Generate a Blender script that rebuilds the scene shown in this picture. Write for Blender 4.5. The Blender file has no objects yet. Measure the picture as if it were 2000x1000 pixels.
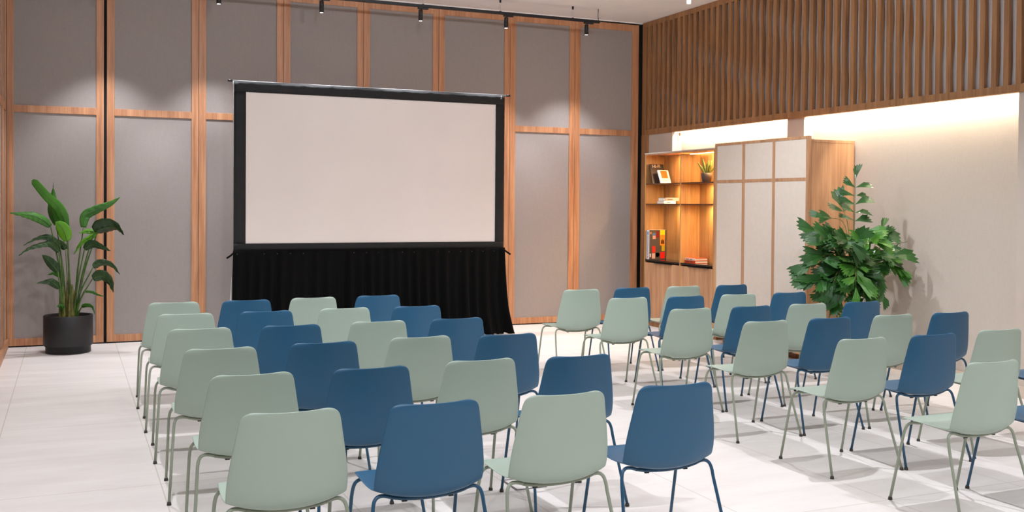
import bpy, bmesh, math, random
from mathutils import Vector, Matrix
random.seed(7)
C = bpy.context.scene.collection
PI = math.pi

# ------------------------------------------------------------------ helpers
def lin(c):
    return tuple(((v/255)/12.92 if v/255 <= .04045 else (((v/255)+.055)/1.055)**2.4) for v in c) + (1.0,)

def nt(name):
    m = bpy.data.materials.new(name); m.use_nodes = True
    t = m.node_tree; b = t.nodes['Principled BSDF']
    return m, t, b

def plain(name, rgb, rough=.5, metal=0., spec=.5, noise=0., nscale=20, bump=0., bscale=200):
    m, t, b = nt(name)
    b.inputs['Base Color'].default_value = lin(rgb)
    b.inputs['Roughness'].default_value = rough
    b.inputs['Metallic'].default_value = metal
    b.inputs['Specular IOR Level'].default_value = spec
    tc = t.nodes.new('ShaderNodeTexCoord')
    if noise:
        n = t.nodes.new('ShaderNodeTexNoise'); n.inputs['Scale'].default_value = nscale
        n.inputs['Detail'].default_value = 5
        t.links.new(tc.outputs['Object'], n.inputs['Vector'])
        r = t.nodes.new('ShaderNodeValToRGB')
        a = lin(tuple(max(0, v*(1-noise)) for v in rgb)); c = lin(tuple(min(255, v*(1+noise)) for v in rgb))
        r.color_ramp.elements[0].position = .3; r.color_ramp.elements[1].position = .7
        r.color_ramp.elements[0].color = a; r.color_ramp.elements[1].color = c
        t.links.new(n.outputs['Fac'], r.inputs['Fac']); t.links.new(r.outputs['Color'], b.inputs['Base Color'])
    if bump:
        n2 = t.nodes.new('ShaderNodeTexNoise'); n2.inputs['Scale'].default_value = bscale
        t.links.new(tc.outputs['Object'], n2.inputs['Vector'])
        bp = t.nodes.new('ShaderNodeBump'); bp.inputs['Strength'].default_value = bump
        bp.inputs['Distance'].default_value = .002
        t.links.new(n2.outputs['Fac'], bp.inputs['Height']); t.links.new(bp.outputs['Normal'], b.inputs['Normal'])
    return m

def wood(name, c0, c1, c2, rough=.45, s=1.0):
    m, t, b = nt(name)
    tc = t.nodes.new('ShaderNodeTexCoord')
    mp = t.nodes.new('ShaderNodeMapping'); mp.inputs['Scale'].default_value = (9*s, 9*s, .55*s)
    t.links.new(tc.outputs['Object'], mp.inputs['Vector'])
    n = t.nodes.new('ShaderNodeTexNoise'); n.inputs['Scale'].default_value = 1.6; n.inputs['Detail'].default_value = 6
    n.inputs['Roughness'].default_value = .62; n.inputs['Distortion'].default_value = .5
    t.links.new(mp.outputs['Vector'], n.inputs['Vector'])
    mp2 = t.nodes.new('ShaderNodeMapping'); mp2.inputs['Scale'].default_value = (120*s, 120*s, 3*s)
    t.links.new(tc.outputs['Object'], mp2.inputs['Vector'])
    n2 = t.nodes.new('ShaderNodeTexNoise'); n2.inputs['Scale'].default_value = 1; n2.inputs['Detail'].default_value = 3
    t.links.new(mp2.outputs['Vector'], n2.inputs['Vector'])
    mx = t.nodes.new('ShaderNodeMath'); mx.operation = 'MULTIPLY_ADD'; mx.inputs[1].default_value = .35
    t.links.new(n2.outputs['Fac'], mx.inputs[0])
    sc = t.nodes.new('ShaderNodeMath'); sc.operation = 'MULTIPLY'; sc.inputs[1].default_value = .75
    t.links.new(n.outputs['Fac'], sc.inputs[0]); t.links.new(sc.outputs[0], mx.inputs[2])
    r = t.nodes.new('ShaderNodeValToRGB'); e = r.color_ramp.elements
    e[0].position = .38; e[0].color = lin(c0); e[1].position = .72; e[1].color = lin(c2)
    k = r.color_ramp.elements.new(.55); k.color = lin(c1)
    t.links.new(mx.outputs[0], r.inputs['Fac']); t.links.new(r.outputs['Color'], b.inputs['Base Color'])
    b.inputs['Roughness'].default_value = rough
    bp = t.nodes.new('ShaderNodeBump'); bp.inputs['Strength'].default_value = .08; bp.inputs['Distance'].default_value = .001
    t.links.new(n2.outputs['Fac'], bp.inputs['Height']); t.links.new(bp.outputs['Normal'], b.inputs['Normal'])
    return m

def fabric(name, c0, c1, thread=260):
    m, t, b = nt(name)
    tc = t.nodes.new('ShaderNodeTexCoord')
    outs = []
    for sc in ((thread, thread, 18), (18, 18, thread)):
        mp = t.nodes.new('ShaderNodeMapping'); mp.inputs['Scale'].default_value = sc
        t.links.new(tc.outputs['Object'], mp.inputs['Vector'])
        n = t.nodes.new('ShaderNodeTexNoise'); n.inputs['Scale'].default_value = 1; n.inputs['Detail'].default_value = 2
        t.links.new(mp.outputs['Vector'], n.inputs['Vector']); outs.append(n)
    a = t.nodes.new('ShaderNodeMath'); a.operation = 'ADD'
    t.links.new(outs[0].outputs['Fac'], a.inputs[0]); t.links.new(outs[1].outputs['Fac'], a.inputs[1])
    h = t.nodes.new('ShaderNodeMath'); h.operation = 'MULTIPLY'; h.inputs[1].default_value = .5
    t.links.new(a.outputs[0], h.inputs[0])
    r = t.nodes.new('ShaderNodeValToRGB'); e = r.color_ramp.elements
    e[0].position = .3; e[0].color = lin(c0); e[1].position = .7; e[1].color = lin(c1)
    t.links.new(h.outputs[0], r.inputs['Fac']); t.links.new(r.outputs['Color'], b.inputs['Base Color'])
    b.inputs['Roughness'].default_value = .95; b.inputs['Specular IOR Level'].default_value = .1
    bp = t.nodes.new('ShaderNodeBump'); bp.inputs['Strength'].default_value = .12; bp.inputs['Distance'].default_value = .001
    t.links.new(h.outputs[0], bp.inputs['Height']); t.links.new(bp.outputs['Normal'], b.inputs['Normal'])
    return m

def emit(name, rgb, s):
    m, t, b = nt(name)
    b.inputs['Base Color'].default_value = lin(rgb)
    b.inputs['Emission Color'].default_value = lin(rgb); b.inputs['Emission Strength'].default_value = s
    return m

def box(bm, a, b, rot=None, bev=0.):
    """axis aligned box from corner a to corner b"""
    x0, y0, z0 = (min(a[i], b[i]) for i in range(3)); x1, y1, z1 = (max(a[i], b[i]) for i in range(3))
    vs = [bm.verts.new(p) for p in ((x0,y0,z0),(x1,y0,z0),(x1,y1,z0),(x0,y1,z0),(x0,y0,z1),(x1,y0,z1),(x1,y1,z1),(x0,y1,z1))]
    fs = [bm.faces.new([vs[i] for i in f]) for f in ((0,3,2,1),(4,5,6,7),(0,1,5,4),(1,2,6,5),(2,3,7,6),(3,0,4,7))]
    if bev:
        es = set(e for f in fs for e in f.edges)
        bmesh.ops.bevel(bm, geom=list(es), offset=bev, segments=2, affect='EDGES', profile=.5)
    if rot is not None:
        bmesh.ops.transform(bm, matrix=rot, verts=vs if not bev else bm.verts)
    return vs

def catmull(pts, n=6):
    P = [Vector(p) for p in pts]
    if len(P) < 3: return [P[0].lerp(P[-1], i/n) for i in range(n+1)]
    Q = [P[0]*2-P[1]] + P + [P[-1]*2-P[-2]]; out = []
    for i in range(1, len(Q)-2):
        for k in range(n):
            t = k/n; a, b, c, d = Q[i-1], Q[i], Q[i+1], Q[i+2]
            out.append(.5*((2*b)+(c-a)*t+(2*a-5*b+4*c-d)*t*t+(3*b-a-3*c+d)*t**3))
    out.append(P[-1]); return out

def tube(bm, pts, r, n=10, cap=True):
    """round tube; r is a number or one radius per point"""
    P = [Vector(p) for p in pts]; R = r if isinstance(r, (list, tuple)) else [r]*len(P)
    t0 = (P[1]-P[0]).normalized(); up = Vector((0,0,1)) if abs(t0.z) < .9 else Vector((1,0,0))
    u = t0.cross(up).normalized(); rings = []
    for i, p in enumerate(P):
        t = (P[min(i+1, len(P)-1)]-P[max(i-1, 0)]).normalized()
        u = (u - t*u.dot(t)).normalized(); v = t.cross(u)
        rings.append([bm.verts.new(p+(u*math.cos(2*PI*k/n)+v*math.sin(2*PI*k/n))*R[i]) for k in range(n)])
    for a, b in zip(rings, rings[1:]):
        for k in range(n):
            bm.faces.new((a[k], a[(k+1) % n], b[(k+1) % n], b[k])).smooth = True
    if cap:
        bm.faces.new(rings[0][::-1]); bm.faces.new(rings[-1])

def lathe(bm, prof, n=40, c=(0,0), cap=True):
    """prof: list of (radius, z)"""
    rings = [[bm.verts.new((c[0]+r*math.cos(2*PI*k/n), c[1]+r*math.sin(2*PI*k/n), z)) for k in range(n)] for r, z in prof]
    for a, b in zip(rings, rings[1:]):
        for k in range(n):
            bm.faces.new((a[k], a[(k+1) % n], b[(k+1) % n], b[k])).smooth = True
    if cap:
        bm.faces.new(rings[0][::-1]); bm.faces.new(rings[-1])

def obj(name, bm, m, parent=None, loc=None):
    bmesh.ops.recalc_face_normals(bm, faces=bm.faces)
    me = bpy.data.meshes.new(name); bm.to_mesh(me); bm.free()
    if m: me.materials.append(m)
    o = bpy.data.objects.new(name, me); C.objects.link(o)
    if parent: o.parent = parent
    if loc: o.location = loc
    return o

def thing(name, label, cat, loc=(0,0,0), rz=0, group=None):
    o = bpy.data.objects.new(name, None); C.objects.link(o)
    o.empty_display_size = .1
    o.location = loc; o.rotation_euler = (0,0,rz); o['label'] = label; o['category'] = cat
    if group: o['group'] = group
    return o

def tag(o, label, cat, group=None):
    o['label'] = label; o['category'] = cat
    if group: o['group'] = group
    return o

def struct(name, bm, m, label=None):
    o = obj(name, bm, m); o['kind'] = 'structure'; 
    if label: o['label'] = label
    return o

def B(*args):
    """bmesh of several boxes given as (a, b) pairs"""
    bm = bmesh.new()
    for a, b in args: box(bm, a, b)
    return bm

# ------------------------------------------------------------------ materials
M = {}
M['wood'] = wood('walnut_veneer_light', (158,104,70), (188,131,92), (208,154,114))
M['wood_dark'] = wood('walnut_veneer_slat', (118,80,50), (156,110,70), (176,128,84), rough=.6)
M['wood_cab'] = wood('walnut_veneer_cabinet', (158,116,84), (186,140,104), (204,160,122))
M['wood_in'] = wood('walnut_veneer_inside', (156,112,64), (184,136,84), (202,154,100))
M['fabric'] = fabric('grey_wall_fabric', (150,141,137), (163,154,149), 420)
M['wallcover'] = fabric('beige_wallcovering', (190,179,168), (200,189,178), 300)
M['ceiling'] = plain('ceiling_paint', (250,247,245), .9, noise=.015, nscale=2)
M['paint'] = plain('pier_paint', (196,182,170), .9, noise=.02, nscale=3)
M['base'] = plain('baseboard_paint', (205,188,172), .6)
M['black'] = plain('black_matt', (14,13,13), .8)
M['blackmetal'] = plain('black_metal', (20,20,21), .45)
M['sage'] = plain('sage_plastic', (168,184,170), .42)
M['sagem'] = plain('sage_tube', (150,158,140), .38)
M['blue'] = plain('blue_plastic', (40,92,126), .42)
M['bluem'] = plain('blue_tube', (36,82,112), .36)
M['cap'] = plain('glide_rubber', (52,46,42), .6)
M['white'] = plain('shoji_infill', (216,203,190), .85, noise=.01)
M['screen'] = plain('screen_vinyl', (232,222,216), .75, noise=.012, nscale=1.2)
M['border'] = plain('screen_border_cloth', (17,17,18), .75, noise=.2, nscale=9, bump=.3, bscale=60)
M['velvet'] = plain('black_drape', (9,9,9), .95, spec=.15)
M['alu'] = plain('aluminium', (205,205,205), .3, metal=.9)
M['tube'] = plain('satin_tube', (150,150,152), .55, metal=.7)
M['steel'] = plain('floor_box_steel', (122,120,122), .45, metal=.6)
M['pot'] = plain('charcoal_pot', (27,27,29), .55, noise=.08, nscale=30)
M['soil'] = plain('soil', (58,36,24), .95, noise=.35, nscale=60, bump=1, bscale=80)
M['potgrey'] = plain('grey_ceramic', (96,82,74), .6)
M['stem'] = plain('stem_green', (62,92,34), .5, noise=.25, nscale=12)
M['cane'] = plain('cane_green', (120,124,60), .55, noise=.2, nscale=20)

def leafmat(name, c0, c1, vein, rib=70, rough=.35):
    m, t, b = nt(name)
    uv = t.nodes.new('ShaderNodeTexCoord')
    w = t.nodes.new('ShaderNodeTexWave'); w.bands_direction = 'Y'; w.inputs['Scale'].default_value = rib/10
    w.inputs['Distortion'].default_value = 1.2; w.inputs['Detail'].default_value = 1
    t.links.new(uv.outputs['UV'], w.inputs['Vector'])
    n = t.nodes.new('ShaderNodeTexNoise'); n.inputs['Scale'].default_value = 3
    t.links.new(uv.outputs['Object'], n.inputs['Vector'])
    ad = t.nodes.new('ShaderNodeMath'); ad.operation = 'MULTIPLY_ADD'; ad.inputs[1].default_value = .3
    t.links.new(w.outputs['Fac'], ad.inputs[0]); t.links.new(n.outputs['Fac'], ad.inputs[2])
    r = t.nodes.new('ShaderNodeValToRGB'); e = r.color_ramp.elements
    e[0].position = .4; e[0].color = lin(c0); e[1].position = .85; e[1].color = lin(c1)
    t.links.new(ad.outputs[0], r.inputs['Fac']); t.links.new(r.outputs['Color'], b.inputs['Base Color'])
    b.inputs['Roughness'].default_value = rough
    try:
        b.inputs['Transmission Weight'].default_value = 0.0
        b.inputs['Coat Weight'].default_value = .15
    except Exception: pass
    bp = t.nodes.new('ShaderNodeBump'); bp.inputs['Strength'].default_value = .35; bp.inputs['Distance'].default_value = .003
    t.links.new(w.outputs['Fac'], bp.inputs['Height']); t.links.new(bp.outputs['Normal'], b.inputs['Normal'])
    # light through the blade
    tr = t.nodes.new('ShaderNodeBsdfTranslucent'); t.links.new(r.outputs['Color'], tr.inputs['Color'])
    mix = t.nodes.new('ShaderNodeMixShader'); mix.inputs[0].default_value = .3
    t.links.new(b.outputs[0], mix.inputs[1]); t.links.new(tr.outputs[0], mix.inputs[2])
    t.links.new(mix.outputs[0], t.nodes['Material Output'].inputs['Surface'])
    return m
M['leaf0'] = leafmat('leaf_dark', (26,58,26), (56,92,46), None, rib=170, rough=.25)
M['leaf1'] = leafmat('leaf_mid', (46,112,24), (88,160,48), None, rib=200)
M['leaf2'] = leafmat('leaf_bright', (84,158,20), (122,190,44), None, rib=200)
M['fish'] = leafmat('fishtail_leaf', (24,66,24), (58,112,48), None, rib=30)
M['fish2'] = leafmat('fishtail_leaf_young', (50,112,28), (84,146,50), None, rib=30)
M['snake'] = leafmat('snake_plant_leaf', (44,70,26), (150,160,70), None, rib=90)

def floormat():
    m, t, b = nt('porcelain_tile')
    tc = t.nodes.new('ShaderNodeTexCoord')
    sp = t.nodes.new('ShaderNodeSeparateXYZ'); t.links.new(tc.outputs['Object'], sp.inputs[0])
    def math_(op, a=None, b_=None, c=None):
        n = t.nodes.new('ShaderNodeMath'); n.operation = op
        for i, v in enumerate((a, b_, c)):
            if v is None: continue
            if isinstance(v, (int, float)): n.inputs[i].default_value = v
            else: t.links.new(v, n.inputs[i])
        return n.outputs[0]
    def line(axis, off, pitch, wd):
        s = math_('ADD', sp.outputs[axis], -off + pitch*40)
        f = math_('MODULO', s, pitch)
        a = math_('LESS_THAN', f, wd)
        return a
    g = math_('MAXIMUM', line(0, -.437, .908, .006), line(1, 7.82, 1.81, .006))
    mp = t.nodes.new('ShaderNodeMapping'); mp.inputs['Scale'].default_value = (.7, 3.2, 1)
    t.links.new(tc.outputs['Object'], mp.inputs['Vector'])
    n = t.nodes.new('ShaderNodeTexNoise'); n.inputs['Scale'].default_value = 1.5; n.inputs['Detail'].default_value = 8
    n.inputs['Roughness'].default_value = .6
    t.links.new(mp.outputs['Vector'], n.inputs['Vector'])
    r = t.nodes.new('ShaderNodeValToRGB'); e = r.color_ramp.elements
    e[0].position = .3; e[0].color = lin((217,209,204)); e[1].position = .7; e[1].color = lin((230,224,219))
    t.links.new(n.outputs['Fac'], r.inputs['Fac'])
    mx = t.nodes.new('ShaderNodeMix'); mx.data_type = 'RGBA'
    t.links.new(g, mx.inputs[0]); t.links.new(r.outputs['Color'], mx.inputs[6]); mx.inputs[7].default_value = lin((196,186,176))
    t.links.new(mx.outputs[2], b.inputs['Base Color'])
    b.inputs['Roughness'].default_value = .5; b.inputs['Specular IOR Level'].default_value = .35
    return m
M['floor'] = floormat()
# ------------------------------------------------------------------ light levels
EXPO = 0.10
SHELF_W, COVE_W, TRACK_W = 8.5, 11, 160
DOWN = [(x, y, w*k) for x, w in ((.5, 290), (5.2, 315)) for y, k in ((1.2, 1), (5.0, .95), (8.0, .85))]
FRONT = [(x, 4.6, w, (x*1.05-.1, 12.2, 1.7)) for x, w in ((.0, 50), (1.8, 185), (3.6, 160), (5.4, 80))] + [(x, -.6, 78, (x, 5.5, .8)) for x in (.2, 2.2, 4.2, 6.2)] + [(2.0, y, 130, (7.4, y+.8, 3.0)) for y in (4, 8)]
LEAVES= [([[-0.028,11.62,1.326],[-0.106,11.553,1.526],[-0.226,11.487,1.658],[-0.349,11.42,1.818]],0.057,20,1,[[0.003,11.67,0.36],[-0.008,11.645,0.843],[-0.028,11.62,1.326]]),([[-0.132,11.72,1.351],[-0.172,11.737,1.497],[-0.167,11.753,1.627],[-0.163,11.77,1.747]],0.049,10,1,[[-0.033,11.77,0.36],[-0.067,11.745,0.855],[-0.132,11.72,1.351]]),([[-0.185,11.62,1.337],[-0.262,11.607,1.407],[-0.354,11.595,1.45],[-0.444,11.582,1.465],[-0.562,11.57,1.476]],0.046,35,1,[[-0.047,11.67,0.36],[-0.095,11.645,0.849],[-0.185,11.62,1.337]]),([[-0.028,11.55,1.183],[-0.057,11.53,1.285],[-0.096,11.51,1.35],[-0.139,11.49,1.382]],0.065,15,2,[[0.012,11.67,0.36],[-0.002,11.61,0.771],[-0.028,11.55,1.183]]),([[-0.092,11.67,1.108],[-0.151,11.64,1.186],[-0.229,11.61,1.23],[-0.329,11.58,1.21],[-0.438,11.55,1.143]],0.03,40,0,[[-0.052,11.67,0.36],[-0.066,11.67,0.734],[-0.092,11.67,1.108]]),([[-0.043,11.77,1.087],[-0.073,11.77,1.137],[-0.123,11.77,1.197]],0.035,20,0,[[-0.012,11.67,0.36],[-0.023,11.72,0.724],[-0.043,11.77,1.087]]),([[-0.106,11.57,1.07],[-0.183,11.52,1.158],[-0.288,11.47,1.151],[-0.396,11.42,1.112],[-0.474,11.37,1.047]],0.033,40,0,[[-0.062,11.67,0.36],[-0.077,11.62,0.715],[-0.106,11.57,1.07]]),([[-0.115,11.52,0.864],[-0.168,11.503,0.941],[-0.216,11.487,1.001],[-0.264,11.47,1.045]],0.046,15,0,[[-0.067,11.67,0.36],[-0.084,11.595,0.612],[-0.115,11.52,0.864]]),([[-0.068,11.72,0.79],[-0.122,11.703,0.831],[-0.161,11.687,0.843],[-0.215,11.67,0.824]],0.024,30,1,[[-0.047,11.67,0.36],[-0.054,11.695,0.575],[-0.068,11.72,0.79]]),([[-0.103,11.57,0.689],[-0.154,11.537,0.746],[-0.207,11.503,0.766],[-0.317,11.47,0.755]],0.035,30,0,[[-0.077,11.67,0.36],[-0.086,11.62,0.524],[-0.103,11.57,0.689]]),([[0.132,11.67,1.324],[0.152,11.695,1.444],[0.259,11.72,1.51],[0.392,11.745,1.572],[0.502,11.77,1.65]],0.046,25,1,[[0.042,11.67,0.36],[0.074,11.67,0.842],[0.132,11.67,1.324]]),([[0.236,11.57,1.283],[0.335,11.537,1.322],[0.435,11.503,1.328],[0.525,11.47,1.247]],0.071,50,0,[[0.057,11.67,0.36],[0.12,11.62,0.822],[0.236,11.57,1.283]]),([[0.266,11.57,1.272],[0.181,11.587,1.212],[0.101,11.603,1.153],[0.037,11.62,1.039]],0.03,20,2,[[0.057,11.67,0.36],[0.13,11.62,0.816],[0.266,11.57,1.272]]),([[0.237,11.62,1.282],[0.166,11.62,1.288],[0.086,11.62,1.266]],0.027,30,2,[]),([[0.141,11.57,1.094],[0.21,11.537,1.144],[0.299,11.503,1.117],[0.394,11.47,1.079]],0.043,30,0,[[0.037,11.67,0.36],[0.074,11.62,0.727],[0.141,11.57,1.094]]),([[0.228,11.67,0.899],[0.299,11.687,0.939],[0.407,11.703,0.914],[0.496,11.72,0.811]],0.038,25,0,[[0.032,11.67,0.36],[0.101,11.67,0.63],[0.228,11.67,0.899]]),([[0.22,11.52,0.787],[0.305,11.503,0.813],[0.38,11.487,0.753],[0.42,11.47,0.639]],0.06,20,0,[[0.047,11.67,0.36],[0.108,11.595,0.574],[0.22,11.52,0.787]]),([[0.137,11.62,0.643],[0.212,11.603,0.634],[0.272,11.587,0.607],[0.335,11.57,0.59]],0.016,30,1,[[0.047,11.67,0.36],[0.079,11.645,0.501],[0.137,11.62,0.643]]),([[0.115,11.62,0.478],[0.155,11.587,0.496],[0.211,11.553,0.486],[0.241,11.52,0.413]],0.022,30,1,[[0.067,11.67,0.36],[0.084,11.645,0.419],[0.115,11.62,0.478]]),([[-0.067,11.59,0.465],[-0.086,11.57,0.5],[-0.125,11.55,0.503]],0.027,20,1,[[-0.062,11.67,0.36],[-0.064,11.63,0.413],[-0.067,11.59,0.465]])]
FRONDS= [[[6.932,7.611,0.633],[6.955,7.611,1.228],[6.968,7.617,1.872]],[[6.918,7.62,0.831],[6.785,7.621,1.278],[6.569,7.674,1.366]],[[6.909,7.623,0.732],[6.676,7.601,1.133],[6.465,7.605,1.077]],[[6.9,7.626,0.682],[6.633,7.583,0.915],[6.405,7.574,0.896]],[[6.918,7.622,0.93],[6.894,7.674,1.425],[6.743,7.763,1.503]],[[6.937,7.614,0.93],[6.942,7.686,1.425],[6.925,7.74,1.584]],[[6.919,7.62,0.781],[6.769,7.463,1.236],[6.648,7.365,1.289]],[[6.937,7.613,0.831],[7.098,7.615,1.276],[7.379,7.538,1.417]],[[6.946,7.608,0.782],[7.167,7.55,1.179],[7.465,7.443,1.27]],[[6.955,7.602,0.683],[7.191,7.505,1.081],[7.373,7.424,0.959]],[[6.937,7.611,0.732],[6.924,7.428,1.236],[6.882,7.317,1.289]],[[6.928,7.613,0.633],[6.968,7.47,0.988],[7.044,7.347,0.791]],[[6.919,7.617,0.633],[6.72,7.609,0.837],[6.598,7.595,0.685]],[[6.928,7.613,0.633],[6.747,7.467,0.896],[6.627,7.363,0.667]],[[6.928,7.613,0.633],[6.88,7.443,0.943],[6.838,7.325,0.663]],[[6.918,7.62,0.831],[6.723,7.548,1.135],[6.564,7.511,1.284]],[[6.937,7.613,0.831],[6.922,7.529,1.33],[6.946,7.454,1.371]],[[6.937,7.611,0.732],[7.035,7.476,1.085],[7.161,7.356,1.139]],[[6.919,7.618,0.682],[6.702,7.522,0.99],[6.552,7.454,0.853]],[[6.937,7.61,0.682],[6.793,7.417,1.044],[6.687,7.286,0.863]],[[6.937,7.612,0.782],[7.152,7.602,1.126],[7.279,7.603,1.376]]]

# ------------------------------------------------------------------ the room (metres; +Y towards the screen wall)
XL, XR, YB, YF, ZC = -.63, 7.505, 12.24, -3.2, 4.15
struct('floor', B(((XL-.3, YF-.1, -.1), (XR+.3, YB+.3, 0))), M['floor'])
struct('ceiling', B(((XL-.3, YF-.1, ZC), (XR+.3, YB+.3, ZC+.1))), M['ceiling'])
struct('wall_back', B(((XL-.3, YB+.05, 0), (XR+.3, YB+.15, ZC))), M['black'])
struct('wall_left', B(((XL-.15, YF, 0), (XL-.05, YB+.05, ZC))), M['black'])
struct('wall_front', B(((XL-.3, YF-.1, 0), (XR+.3, YF, ZC))), M['wallcover'])
# right wall: recessed strip between piers, closed above by the lowered fascia box
bm = bmesh.new()
box(bm, (XR, 6.118, 0), (XR+.1, YB+.05, ZC))
box(bm, (7.40, YF, 2.66), (XR, YB+.05, ZC))
struct('wall_right', bm, M['wallcover'])
bm = bmesh.new(); box(bm, (7.36, YF, 0), (XR+.1, 6.118, 2.66)); struct('wall_pier', bm, M['paint'])
bm = bmesh.new(); box(bm, (7.36, 11.483, 0), (XR, 12.08, 2.66)); struct('wall_pier', bm, M['paint'])
bm = bmesh.new()
box(bm, (7.38, 8.871, 0), (XR, 9.152, 2.66)); struct('wall_pier', bm, M['paint'])
struct('baseboard_right', B(((XR-.014, 6.118, 0), (XR, 8.2, .1))), M['base'])
struct('baseboard_pier', B(((7.346, YF, 0), (7.36, 6.118, .1))), M['base'])
struct('trim_1', B(((7.335, 12.08, 0), (7.40, 12.24, 2.585))), M['wood_dark'])            # post in the corner
struct('gap_shadow_strip', B(((XL, YB+.004, 0), (7.283, YB+.03, .0155))), M['black'])  # black strip standing in for the shadow in the gap under the panels
struct('trim_2', B(((XL, YB-.004, ZC-.012), (7.34, YB+.05, ZC))), M['ceiling'])

# ---- fabric wall panels: frame of stiles and rails, fabric above and below the mid rail
def panel(u0, u1, axis, label, group, sl=.075, sr=.075):
    """axis 'x': on the back wall from X=u0 to u1; 'y': on the left wall from Y=u0 to u1"""
    if axis == 'x':
        t = thing('fabric_wall_panel', label, 'wall panel', ((u0+u1)/2, YB+.02, 0), 0, group)
    else:
        t = thing('fabric_wall_panel', label, 'wall panel', (XL-.02, (u0+u1)/2, 0), PI/2, group)
    h = (u1-u0)/2 - .002
    zb, zt = .015, 4.118
    for a, b in ((-h, -h+sl), (h-sr, h)):
        bm = bmesh.new(); box(bm, (a, -.02, zb), (b, .01, zt), bev=.0015); obj('stile', bm, M['wood'], t)
    for a, b in ((zb, .094), (2.57, 2.648), (4.026, zt)):
        bm = bmesh.new(); box(bm, (-h+sl, -.0195, a), (h-sr, .01, b), bev=.0012); obj('rail', bm, M['wood'], t)
    bm = bmesh.new(); box(bm, (-h+sl, -.006, .094), (h-sr, .008, 2.57)); obj('lower_fabric', bm, M['fabric'], t)
    bm = bmesh.new(); box(bm, (-h+sl, -.006, 2.648), (h-sr, .008, 4.026)); obj('upper_fabric', bm, M['fabric'], t)
    return t
edges = [-.63, .350, .377, 1.373, 2.351, 3.336, 4.324, 5.322, 6.283, 7.283]
G = 'fabric wall panels along the screen wall'
PL = ['grey fabric wall panel in the far left corner behind the palm-leaved pot plant',
      'grey fabric wall panel just right of the black vertical gap, left of the screen',
      'grey fabric wall panel partly hidden behind the left edge of the projection screen',
      'grey fabric wall panel above the left half of the screen, second from screen edge',
      'grey fabric wall panel showing above the middle of the projection screen',
      'grey fabric wall panel above the right half of the screen, ending at its corner',
      'grey fabric wall panel directly right of the projection screen',
      'grey fabric wall panel in the far right corner beside the wooden slats']
pairs = [(edges[0], edges[1])] + [(edges[i], edges[i+1]) for i in range(2, 9)]
for (a, b), l in zip(pairs, PL):
    panel(a, b, 'x', l, G, sl=(.065 if a < 0 else .08), sr=(.105 if b > 7.2 else .078))
panel(11.61, 12.215, 'y', 'narrow fabric wall panel on the left side wall next to the corner', 'fabric wall panels on the left side wall', .12, .05)
for k in range(15):
    a = 11.61-.985*(k+1)
    if a > 9: panel(a, a+.985, 'y', 'fabric wall panel at the left picture edge, nearer than the corner one', 'fabric wall panels on the left side wall', .12, .12)
for k in range(12):
    pass
struct('baseboard_left', B(((XL, YF, 0), (XL+.018, 12.2, .1))), M['wood'])
bm = bmesh.new()
box(bm, (XL-.05, YF, .0), (XL-.02, 9.6, ZC)); struct('wall_left_cladding', bm, M['fabric'])

# ---- slatted fascia over the recess
t = thing('slatted_wood_fascia', 'long band of vertical wooden slats high on the right wall above the lit recess', 'slat wall', (7.34, 8, 2.585))
bm = bmesh.new(); box(bm, (0, -9, 0), (.062, 4.24, .068)); obj('bottom_rail', bm, M['wood_dark'], t)
bm = bmesh.new(); box(bm, (0, -9, 1.497), (.062, 4.24, 1.562)); obj('top_rail', bm, M['wood_dark'], t)
bm = bmesh.new(); box(bm, (0, 4.14, .068), (.04, 4.24, 1.497)); obj('end_stile', bm, M['wood_dark'], t)
backm = plain('fascia_backing', (214,209,208), .9)
bm = bmesh.new(); box(bm, (.056, -9, .07), (.059, 4.24, 1.495)); obj('backing_board', bm, backm, t)
for k in range(66):
    yl = 12.101 - .1242*k - 8
    bm = bmesh.new(); ph = k*.9; ph2 = k*.37; n = 30
    fr, ba = [], []
    for i in range(n+1):
        z = .068 + (1.497-.068)*i/n
        d = .040 + .009*math.sin(z*8.5+ph2) + .004*math.sin(z*15+ph)
        fr.append([bm.verts.new((0, yl-.053, z)), bm.verts.new((0, yl, z))])
        ba.append([bm.verts.new((d, yl-.053, z)), bm.verts.new((d, yl, z))])
    for i in range(n):
        bm.faces.new((fr[i][0], fr[i][1], fr[i+1][1], fr[i+1][0]))
        bm.faces.new((ba[i][0], ba[i][1], ba[i+1][1], ba[i+1][0]))
        for j in (0, 1): bm.faces.new((fr[i][j], ba[i][j], ba[i+1][j], fr[i+1][j]))
    obj('slat', bm, M['wood_dark'], t)

# ---- LED strips hidden behind the fascia
led = emit('led_white', (255,240,214), 16)
for a, b, l in ((6.13, 8.865, 'glowing LED strip along the recess top, right of the white door'),
                (9.16, 11.475, 'glowing LED strip along the recess top above shelves and sliding door')):
    t = thing('light_strip', l, 'light strip', (7.432, (a+b)/2, 2.64), 0, 'LED strips in the recess')
    bm = bmesh.new(); box(bm, (-.014, -(b-a)/2, .004), (.014, (b-a)/2, .02)); obj('channel', bm, M['alu'], t)
    bm = bmesh.new(); box(bm, (-.010, -(b-a)/2+.005, 0), (.010, (b-a)/2-.005, .004)); obj('diffuser', bm, led, t)
bm = bmesh.new(); box(bm, (7.428, 11.40, 2.535), (7.45, 11.43, 2.575)); box(bm, (7.433, 11.43, 2.56), (7.443, 11.483, 2.57))
tag(obj('wall_bracket', bm, plain('bracket_grey', (120,96,90), .5)), 'tiny bracket under the fascia beside the corner pier above the bookcase', 'bracket')

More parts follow.
